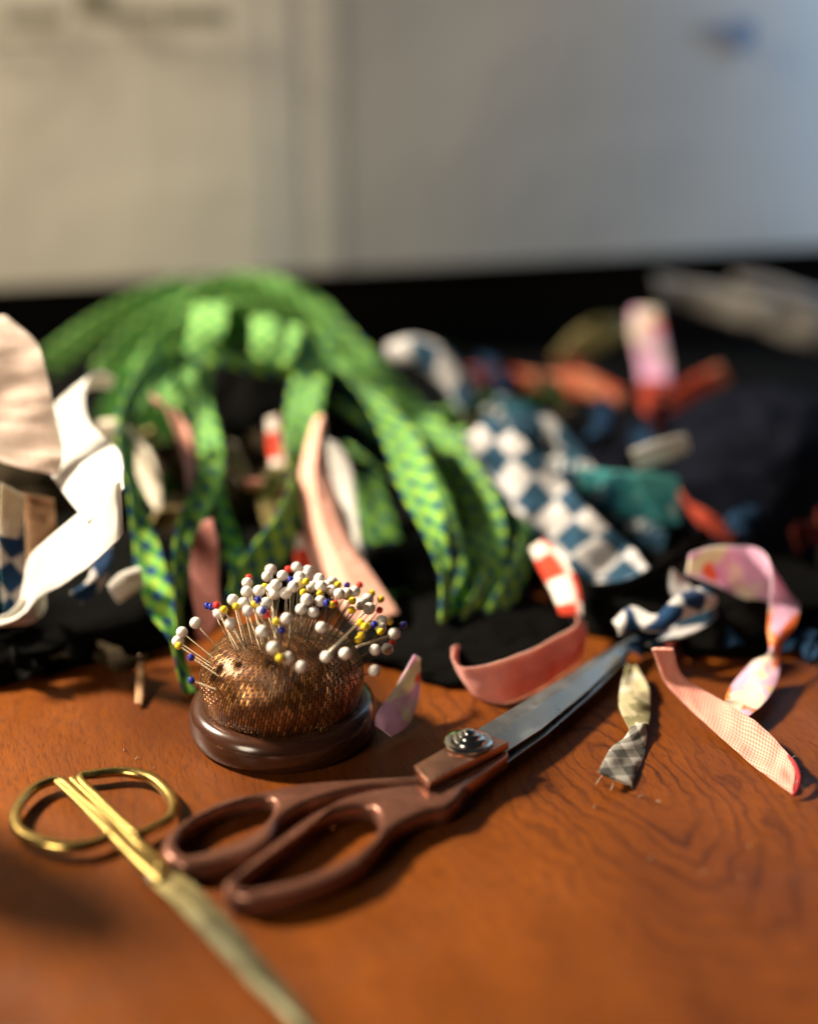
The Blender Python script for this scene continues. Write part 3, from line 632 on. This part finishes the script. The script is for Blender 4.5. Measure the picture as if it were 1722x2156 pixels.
tape('cream_tape', 'cream', 'small cream tape end in the dark gap left of the red check', [(488,930,66,9,2,0),(503,985,65,15,-4,0),(522,1030,64,10,-4,0)], thick=.12)
tape('khaki_tape', 'khaki', 'khaki tape behind the V of green checked tape', [(556,985,66.5,20,0,0),(578,1070,64.8,30,0,0),(592,1140,63.5,24,0,0)], thick=.12)
tape('pink_tape', 'rose', 'tiny rose tape end in the dark gap left of the khaki tape', [(512,1020,63.6,6,10,0),(532,1022,63.5,8,12,0),(552,1020,63.6,4,10,0)], thick=.2)
tape('white_tape', 'greywhite', 'greyish white tape hanging right behind the bright pink tape', [(700,930,64.6,10,4,0),(715,975,63.8,21,0,0),(727,1030,62.6,20,0,0),(745,1096,61,10,0,0),(755,1160,59.8,10,0,0),(768,1225,58.6,12,0,0)], thick=.12)
tape('red_checked_tape', 'red_check', 'red and white checked tape left of the bright green V arm', [(576,878,67,14,-4,0),(582,945,66,17,-2,0),(592,1000,65,16,-2,0),(602,1050,64.2,9,-2,0)], thick=.12, width=.9)
tape('red_checked_tape', 'red_check', 'red and white tape scrap just above the topmost pins', [(630,1125,60.6,8,-4,0),(642,1175,59.8,21,-2,0),(650,1225,58.8,20,0,0)], thick=.12, width=.9)
tape('red_checked_tape', 'red_check', 'red and white checked tape standing above the rose loop', [(1130,1145,60,14,-10,0),(1163,1190,58.8,26,-12,0),(1190,1240,57.6,28,-8,0),(1203,1295,56.4,24,0,0)], thick=.12, width=.9)
tape('red_tape', 'red_flor', 'blurred red orange tape lying at the rear right of the blue knot', [(980,800,82,4,26,0),(1060,800,82,2,26,0),(1150,815,81,0,28,0),(1230,808,80,4,28,0),(1305,838,79,-4,20,0)], thick=.2)
tape('olive_tape', 'olive', 'olive tape sloping up left of the rear pink tape', [(1165,775,86,6,20,0),(1230,722,86,16,26,0),(1290,692,86,18,24,0),(1335,690,86.5,10,16,0)], thick=.2)
tape('floral_tape', 'floral', 'blurred pink cream tape standing upright at the rear right', [(1358,650,84,28,0,0),(1362,700,83,34,0,0),(1375,765,82,32,0,0),(1378,815,81,30,0,0)], thick=.2)
tape('red_tape', 'red_flor', 'dark red tape at the foot of the upright rear pink tape', [(1376,800,80.8,28,0,0),(1382,850,80,34,0,0),(1400,900,79,26,0,0)], thick=.2)
tape('red_tape', 'red_flor', 'brownish red tape reaching right from the upright rear pink tape', [(1395,865,80,16,12,0),(1450,822,80,14,16,0),(1525,785,80.5,10,20,0)], thick=.2)
tape('red_tape', 'red_flor', 'dark red tape above the floral ring at the right', [(1430,1040,66,6,10,0),(1480,1090,65,10,-12,0),(1540,1132,64.5,8,-10,0)], thick=.16)
tape('grey_cloth', 'grey', 'blurred grey folded cloth at the rear right under the paper', [(1385,602,92,6,22,0),(1470,625,92,2,32,0),(1580,655,91,2,38,0),(1700,690,90,0,40,0),(1790,700,90,0,40,0)], thick=.4, wrinkle=.15)
tape('grey_cloth', 'grey', 'upper grey beige cloth fold at the far right corner', [(1560,590,94,20,10,0),(1620,610,93.5,34,30,0),(1700,640,93,34,40,0),(1790,670,93,30,40,0)], thick=.4, wrinkle=.15)
tape('black_strap', 'black', 'thin black strap crossing above the crumpled blue and white tape', [(1240,1240,58,6,10,0),(1330,1230,57.4,6,12,0),(1420,1180,57.8,8,12,0),(1490,1125,58.6,8,12,0)], thick=.16)

rnd = random.Random(11)
CW = {'navy': 'blackish navy', 'darkblue': 'dark blue', 'darkred': 'dark red', 'black': 'black', 'brown': 'brown', 'khaki': 'khaki', 'darkgreen': 'dark green'}
def scraps(n, x0, x1, y0, y1, g0, g1, mats, name, where, group):
    """small limp strips tumbled over the heaps, each its own curl; further up the photo lies further back"""
    spots = sorted((rnd.uniform(x0, x1), rnd.uniform(y0, y1)) for _ in range(n)); seen = {}
    for k, (px, py) in enumerate(spots):
        f = (y1 - py) / (y1 - y0); g = g0 + (g1 - g0) * f
        a = rnd.uniform(0, math.pi); L = rnd.uniform(34, 62); wdt = rnd.uniform(16, 28); ctl = []
        for q in range(5):
            u = (q - 2) / 2
            bend = rnd.uniform(-12, 12)
            cxp, cyp = px + math.cos(a) * L * u - math.sin(a) * bend, py + math.sin(a) * L * u * .7 + math.cos(a) * bend
            gg = g + (py - cyp) * (g1 - g0) / (y1 - y0) + rnd.uniform(-.3, .3)
            b = a + math.pi / 2 + rnd.uniform(-.6, .6)
            gmax = H / math.tan(PITCH + math.atan((cyp + 30 - H0 / 2) / F)) - .3
            ctl.append((cxp, cyp, min(gg, gmax), math.cos(b) * wdt, math.sin(b) * wdt, rnd.uniform(-.5, .5)))
        mk = mats[k % len(mats)]; i = seen[mk] = seen.get(mk, -1) + 1
        pos = 'leftmost' if i == 0 else ordinal(i) + ' from left'
        tag(strip(name, M[mk], ctl, seed=k * 1.7, thick=.12, wrinkle=.2), '%s fabric scrap, %s among those of its colour %s' % (CW[mk], pos, where), 'fabric scrap', group)
def ordinal(n): return ['first', 'second', 'third', 'fourth', 'fifth', 'sixth', 'seventh', 'eighth', 'ninth', 'tenth', 'eleventh', 'twelfth', 'thirteenth'][n]
scraps(12, 1330, 1720, 860, 1130, 63, 74, ['navy', 'darkblue', 'darkred'], 'dark_scrap', 'at right rear', 'dark scraps at the right rear')
scraps(6, 1290, 1700, 1230, 1360, 57, 60, ['darkred', 'darkblue'], 'dim_scrap', 'under the floral loop', 'dim scraps under the floral loop')
scraps(6, 10, 340, 1290, 1400, 54, 57, ['black', 'brown'], 'dim_scrap', 'under canvas tape', 'dim scraps under the canvas tape')
scraps(8, 900, 1300, 740, 900, 72, 84, ['darkgreen', 'brown', 'darkred', 'darkblue'], 'dark_scrap', 'behind blue knot', 'dark scraps behind the blue checked tapes')
scraps(8, 230, 620, 880, 1150, 61, 68, ['brown', 'khaki', 'darkgreen'], 'brown_scrap', 'behind green loops', 'brown scraps behind the green loops')

# ------------------------------------------------------------------ pincushion
PC = Vector((at_g(596, 1500, 49.4).x, 49.4, 0))
pc = empty('pincushion', PC, 'round pincushion with copper woven dome on a dark turned wood base', 'pincushion')
lathe('base', [(0.05, 0.01), (3.35, 0.01), (3.55, 0.06), (3.68, 0.2), (3.74, 0.5), (3.72, 0.85), (3.62, 1.12), (3.44, 1.32), (3.2, 1.40), (3.0, 1.36), (2.6, 1.28), (0.05, 1.28)], PC, M['base_wood'], pc, n=96)
CUSH = [(2.80, 1.15), (3.00, 1.25), (3.12, 1.5), (3.20, 1.85), (3.21, 2.2), (3.13, 2.6), (2.95, 3.0), (2.65, 3.36), (2.2, 3.65), (1.6, 3.86), (0.9, 3.98), (0.3, 4.02), (0.04, 4.02)]
def cushion():
    P = [Vector((r, 1.15 + (z - 1.15) * 1.07, 0)) for r, z in CUSH]; per = 4
    prof = [crom(P, i / per) for i in range((len(P) - 1) * per + 1)]
    n = 160; verts, faces, uvs = [], [], []; acc = 0
    for k, p in enumerate(prof):
        if k: acc += (p - prof[k - 1]).length
        for i in range(n + 1):
            a = 2 * math.pi * i / n
            wob = 1 + 0.012 * noise.noise(Vector((math.cos(a) * 2, math.sin(a) * 2, p.y)))
            verts.append(PC + Vector((p.x * wob * math.cos(a), p.x * wob * math.sin(a), p.y + 0.06 * math.cos(a) * (p.y - 1.1) / 3)))
            uvs.append((a * 3.1, acc))
    for k in range(len(prof) - 1):
        for i in range(n):
            a = k * (n + 1) + i; faces.append((a, a + 1, a + n + 2, a + n + 1))
    return link('cushion', verts, faces, M['weave'], pc, uvs)
cushion()

# ------------------------------------------------------------------ pins
ZW = 0.3416
W_ = [(712,165),(690,205),(785,200),(568,245),(565,300),(640,295),(480,350),(545,372),(570,420),(685,370),(720,285),(738,312),(805,308),(872,150),(942,172),(890,210),(882,246),(852,268),(925,205),(1012,218),(965,270),(1000,250),(1022,268),(1092,240),(1063,264),(1090,292),(1135,312),(1180,312),(1230,297),(935,350),(1018,358),(900,408),(975,425),(810,465),(660,420),(660,545),(1025,520),(395,432),(250,492),(468,497),(165,550),(140,606),(728,646),(815,708),(898,763),(1055,702),(1172,682),(1355,658),(1430,652),(1350,786),(1475,558),(1390,522),(1310,346),(1268,376),(1318,403),(1395,480),(745,255)]
Y_ = [(675,270),(915,305),(1015,315),(500,390),(610,380),(425,410),(745,485),(930,238),(1128,257),(1088,380),(1215,355),(1210,412),(1335,310),(1390,346),(1265,490),(1292,515),(1328,500),(1270,568),(1252,596),(1390,546),(1443,482),(145,634),(768,710)]
B_ = [(835,226),(1182,260),(322,385),(346,392),(635,350),(667,418),(780,535),(1058,370),(1350,502),(1530,505),(222,705),(224,847)]
R_ = [(578,214),(1260,258),(380,385),(688,440),(1382,412),(1105,378),(820,162),(1460,614)]
def sphere_mesh(name, mat, r):
    me = bpy.data.meshes.new(name); bm = bmesh.new(); bmesh.ops.create_uvsphere(bm, u_segments=20, v_segments=12, radius=r * S)
    for f in bm.faces: f.smooth = True
    bm.to_mesh(me); bm.free(); me.materials.append(mat); return me
def shaft_mesh():
    me = bpy.data.meshes.new('shaft'); bm = bmesh.new()
    bmesh.ops.create_cone(bm, segments=8, radius1=0.018 * S, radius2=0.022 * S, depth=1.0, cap_ends=True)
    for v in bm.verts: v.co.z += 0.5
    for f in bm.faces: f.smooth = True
    bm.to_mesh(me); bm.free(); me.materials.append(M['pinsteel']); return me
SH = shaft_mesh()
HM = {'white': sphere_mesh('head', M['pearl'], 0.236), 'yellow': sphere_mesh('head', M['yellow'], 0.150), 'blue': sphere_mesh('head', M['blue'], 0.148), 'red': sphere_mesh('head', M['red'], 0.148)}
DC = PC + Vector((0.1, 0, 1.6))
def shell_hit(px, py, rad):
    """where a line of sight meets a rounded shell over the cushion (or comes nearest to it)"""
    d = ray(px, py).normalized(); o = Vector((0, 0, H)) - DC
    k = Vector((1 / rad, 1 / rad, 1 / (rad * 0.93)))
    oo = Vector([a * b for a, b in zip(o, k)]); dd = Vector([a * b for a, b in zip(d, k)])
    A, Bq, C = dd.dot(dd), 2 * oo.dot(dd), oo.dot(oo) - 1
    D = Bq * Bq - 4 * A * C
    tt = (-Bq - math.sqrt(max(0, D))) / (2 * A)
    return Vector((0, 0, H)) + d * tt
taken = []
def ordinal(n): return ['first', 'second', 'third', 'fourth', 'fifth', 'sixth', 'seventh', 'eighth', 'ninth', 'tenth', 'eleventh', 'twelfth', 'thirteenth'][n]
def labels_for(pts, colour, kind):
    """rows by height in the picture, then counted from the left; colours apart"""
    if len(pts) > 25: bands = [('topmost row', 0, 232), ('second row', 232, 300), ('third row', 300, 385), ('fourth row', 385, 530), ('lower row', 530, 655), ('lowest row', 655, 999)]
    elif len(pts) > 15: bands = [('upper row', 0, 330), ('middle row', 330, 480), ('lowest row', 480, 999)]
    else: bands = [('whole cushion', 0, 999)]
    out = {}
    for nm, lo, hi in bands:
        sel = sorted([p for p in pts if lo <= p[1] < hi])
        for i, p in enumerate(sel):
            where = 'on the pincushion' if nm == 'whole cushion' else 'in the %s of %s' % (nm, kind)
            pos = 'leftmost' if i == 0 else ('rightmost' if i == len(sel) - 1 else ordinal(i) + ' from left')
            out[p] = '%s pin, %s %s' % (colour, pos, where)
    return out
for cname, lst, lb in (('white', W_, 'white pearl headed'), ('yellow', Y_, 'yellow headed'), ('blue', B_, 'dark blue headed'), ('red', R_, 'red headed')):
    lab = labels_for(lst, lb, {'white': 'white pearls', 'yellow': 'yellow heads'}.get(cname, 'heads'))
    for zx, zy in lst:
        px, py = 326.8 + zx * ZW, 1143.8 + zy * ZW
        rad = 5.0 + 0.25 * noise.noise(Vector((zx * 0.05, zy * 0.05, 3)))
        rad = {True: rad, False: rad}[cname == 'white']
        h = shell_hit(px, py, rad)
        for _ in range(6):                                      # keep heads from running into each other
            hit = [q for q in taken if (q - h).length < 0.36]
            if not hit: break
            rad += 0.26 if h.y < PC.y + 1.5 else -0.22
            h = shell_hit(px, py, rad)
            if rad < 4.3 or rad > 6.4: break
        taken.append(h)
        foot = DC + Vector(((h.x - DC.x) * 0.30, (h.y - DC.y) * 0.34, 0.5)) + Vector((random.uniform(-.75, .75), random.uniform(-.6, .6), 0))
        if abs(h.x - DC.x) > 3.4 and h.z < 5: foot = DC + Vector(((h.x - DC.x) * 0.25, (h.y - DC.y) * 0.25, -0.1))
        e = bpy.data.objects.new('pin', None); col.objects.link(e); e.empty_display_size = 0.004
        e.location = foot * S; tag(e, lab[(zx, zy)], 'pin', '%s headed pins in the pincushion' % cname)
        v = (h - foot)
        s = bpy.data.objects.new('shaft', SH); col.objects.link(s); s.parent = e
        s.scale = (1, 1, v.length * S); s.rotation_mode = 'QUATERNION'; s.rotation_quaternion = v.to_track_quat('Z', 'Y')
        hd = bpy.data.objects.new('head', HM[cname]); col.objects.link(hd); hd.parent = e; hd.location = v * S
        k = random.uniform(0.94, 1.04); hd.scale = (k, k, k * random.uniform(0.97, 1.03))
        hd.rotation_mode = 'QUATERNION'; hd.rotation_quaternion = v.to_track_quat('Z', 'Y')
for (a, b, lab) in ((((1072, 672), 4.35), ((1258, 482), 5.0), 'longer pale wooden stick slanting up among the right pins'), (((1240, 640), 4.4), ((1440, 572), 5.1), 'shorter pale wooden stick lying level among the right pins')):
    p = shell_hit(326.8 + a[0][0] * ZW, 1143.8 + a[0][1] * ZW, a[1]); q = shell_hit(326.8 + b[0][0] * ZW, 1143.8 + b[0][1] * ZW, b[1])
    tag(tube('stick', [p, (p + q) / 2, q], [.075, .07, .06], M['stick'], n=6, flat=.7), lab, 'stick')

# ------------------------------------------------------------------ dressmaking shears
so = at_z(986, 1600, 0)
sh = empty('dressmaking_shears', so, 'large shears with rose copper handles and steel blades lying open side up', 'shears')
HB = [[(925,1640),(850,1650),(765,1663),(712,1680),(672,1706),(612,1752),(543,1800),(488,1840),(470,1857),(482,1877),(540,1889),(620,1878),(700,1850),(760,1818),(795,1780),(825,1746),(860,1724),(905,1705),(945,1696),(972,1672),(990,1636)],
      [(498,1866),(530,1830),(600,1775),(660,1729),(706,1705),(750,1694),(783,1698),(797,1722),(788,1756),(750,1790),(680,1826),(600,1853),(540,1866),(508,1870)]]
outline('finger_handle', HB, 0.06, 0.90, 0.27, M['handle'], sh)
HA = [[(915,1626),(860,1630),(760,1637),(650,1645),(560,1661),(480,1682),(405,1713),(355,1748),(340,1780),(352,1806),(388,1819),(440,1817),(500,1803),(545,1786),(572,1760),(592,1722),(640,1690),(706,1668),(780,1652),(860,1650),(915,1650)],
      [(375,1766),(395,1740),(444,1708),(493,1689),(557,1679),(576,1690),(570,1712),(545,1742),(500,1768),(440,1788),(395,1797),(378,1785)]]
outline('thumb_handle', HA, 0.04, 0.78, 0.24, M['handle'], sh)
outline('pivot_plate', [[(871,1612),(1000,1537),(1071,1562),(902,1649)]], 0.93, 1.28, 0.05, M['copper'], sh, smooth_pts=False, res=2)['label'] = 'upper copper plate carrying the pivot screw'
outline('pivot_plate', [[(900,1660),(1010,1560),(1068,1580),(1070,1590),(960,1672),(915,1690)]], 0.30, 0.86, 0.06, M['copper'], sh, smooth_pts=False, res=2)['label'] = 'lower copper plate under the pivot'
def blade(name, back, ridge, edge, z, dz, th, mat, par):
    n = len(back); V = []
    for i in range(n):
        zt = z + (0.75 - z) * (i / (n - 1)) * 0.5
        V += [at_z(*back[i], zt), at_z(*ridge[i], zt), at_z(*edge[i], zt - dz), at_z(*edge[i], zt - dz) - Vector((0, 0, .05)), at_z(*back[i], zt) - Vector((0, 0, th))]
    fs = []
    for i in range(n - 1):
        for k in range(5):
            a, b = i * 5 + k, i * 5 + (k + 1) % 5
            fs.append((a, b, b + 5, a + 5))
    fs += [(4, 3, 2, 1, 0), tuple((n - 1) * 5 + k for k in range(5))]
    return link(name, V, fs, mat, par, smooth=False)
blade('blade', [(985,1548),(1095,1482),(1190,1425),(1270,1374),(1335,1338)], [(1025,1560),(1130,1490),(1225,1424),(1295,1370),(1340,1340)], [(1060,1586),(1140,1535),(1240,1452),(1305,1388),(1345,1343)], 1.00, .10, .20, M['steel'], sh)
blade('blade', [(1000,1560),(1110,1494),(1200,1434),(1280,1380),(1330,1346)], [(1040,1580),(1140,1515),(1230,1440),(1300,1380),(1338,1346)], [(1068,1606),(1150,1548),(1250,1460),(1312,1395),(1342,1352)], .68, .08, .2, M['steel'], sh)
pv = at_z(986, 1567, 1.28)
sw = lathe('pivot_screw', [(.86,-.02),(.90,.02),(.90,.13),(.84,.17),(.66,.18),(.64,.26),(.58,.33),(.44,.35),(.42,.42),(.36,.47),(.24,.48),(.22,.56),(.16,.61),(.03,.63)], pv, M['chrome'], sh, n=120, knurl=(1, 2))

# ------------------------------------------------------------------ small gold scissors
go = at_z(338, 1826, 0)
gs = empty('gold_scissors', go, 'small gold scissors with round finger rings lying in front on the left', 'scissors')
ZR = .42
def Z(l, z=ZR): return [at_z(a, b, z) for a, b in l]
ringL = [(126,1645),(80,1656),(45,1688),(31,1722),(45,1755),(95,1776),(155,1784),(205,1774),(238,1752),(216,1720),(168,1680)]
ringR = [(168,1640),(205,1630),(268,1626),(325,1643),(362,1684),(358,1722),(320,1746),(288,1756),(258,1732),(212,1686)]
tube('finger_ring', Z(ringL), [.19,.20,.21,.22,.23,.24,.23,.20,.18,.17,.17], M['gold'], gs, closed=True, n=16, flat=.9)
tube('finger_ring', Z(ringR), [.18,.20,.21,.22,.22,.20,.19,.18,.17,.17], M['gold'], gs, closed=True, n=16, flat=.9)
tube('shank', Z([(118,1642),(170,1690),(232,1750),(290,1806),(345,1856)], .44), [.17,.18,.24,.34,.36], M['gold'], gs, n=14, flat=.62)
tube('shank', Z([(152,1640),(210,1694),(268,1752),(312,1796),(352,1842)], .36), [.16,.17,.19,.24,.26], M['gold'], gs, n=14, flat=.62)
def gblade(lo, ri, hi, z, dz, th):
    return blade('blade', lo, ri, hi, z, dz, th, M['goldsteel'], gs)
gblade([(322,1810),(402,1862),(470,1934),(560,2040),(640,2140),(690,2205)], [(318,1830),(385,1880),(450,1955),(545,2062),(632,2150),(690,2207)], [(308,1852),(358,1896),(428,1968),(530,2075),(622,2160),(690,2210)], .50, .05, .16)
gblade([(330,1806),(408,1860),(476,1930),(566,2036),(646,2136),(692,2200)], [(326,1830),(395,1874),(460,1948),(552,2056),(638,2146),(692,2203)], [(320,1850),(360,1896),(430,1970),(532,2076),(628,2156),(692,2206)], .30, .05, .14)
p = at_z(340, 1829, .50)
lathe('pivot_screw', [(.26,-.12),(.27,.02),(.24,.10),(.16,.17),(.03,.20)], p, M['gold'], gs, n=32)
p = at_z(319, 1852, .42)
lathe('pivot_nut', [(.16,-.05),(.17,.08),(.12,.14),(.02,.16)], p, M['chrome'], gs, n=24)

# ------------------------------------------------------------------ unseen thread cone, added only to cast the soft shadow at lower left
sp = Vector((-25.0, 45.5, 0))
spo = empty('shadow_cone', sp, 'added unseen cone of tan thread casting a shadow from far left of the small gold scissors', 'added shadow caster')
lathe('caster_core', [(2.9, 0.01), (3.0, .1), (3.0, .5), (2.6, .8), (1.3, 14.2), (1.1, 14.9), (.4, 15.0)], sp, M['base_wood'], spo, n=48)
lathe('caster_winding', [(2.62, .86)] + [(3.2 - k * .024 + .03 * (k % 2), .9 + k * .19) for k in range(69)] + [(1.36, 14.1)], sp, M['tan'], spo, n=40)

# ------------------------------------------------------------------ lint on the wood
for (a, b, ln, an, lab) in ((1350,1680,.26,.1,'white lint thread on the dark shadow below the camouflage tape end'), (1386,1690,.18,-.7,'fine curled lint right of the white lint thread'), (1577,1784,.12,.4,'lint speck on the wood at the far right'),
                            (1372,1808,.16,1.0,'lint speck on the grain right of the shears handles'), (1480,1840,.22,.2,'blurred lint speck near the lower right of the table'), (262,1580,.14,1.3,'lint speck on the wood left of the pincushion'),
                            (290,1598,.2,.5,'pale lint smear above the gold finger ring'), (325,1618,.12,1.4,'lint speck between pincushion and gold finger ring'), (1252,1700,.14,1.3,'tiny lint hair on the grain in front of the shears blade'),
                            (1560,1850,.14,.9,'faint lint speck at the right, below the others')):
    p = at_z(a, b, .02); d = Vector((math.cos(an), math.sin(an), 0)) * ln / 2
    tag(tube('lint', [p - d, p + Vector((-d.y, d.x, .12)) * .3 + Vector((0, 0, .03)), p + d], [.008, .011, .007], M['lint'], n=6, per=4), lab, 'lint', 'lint specks on the table')
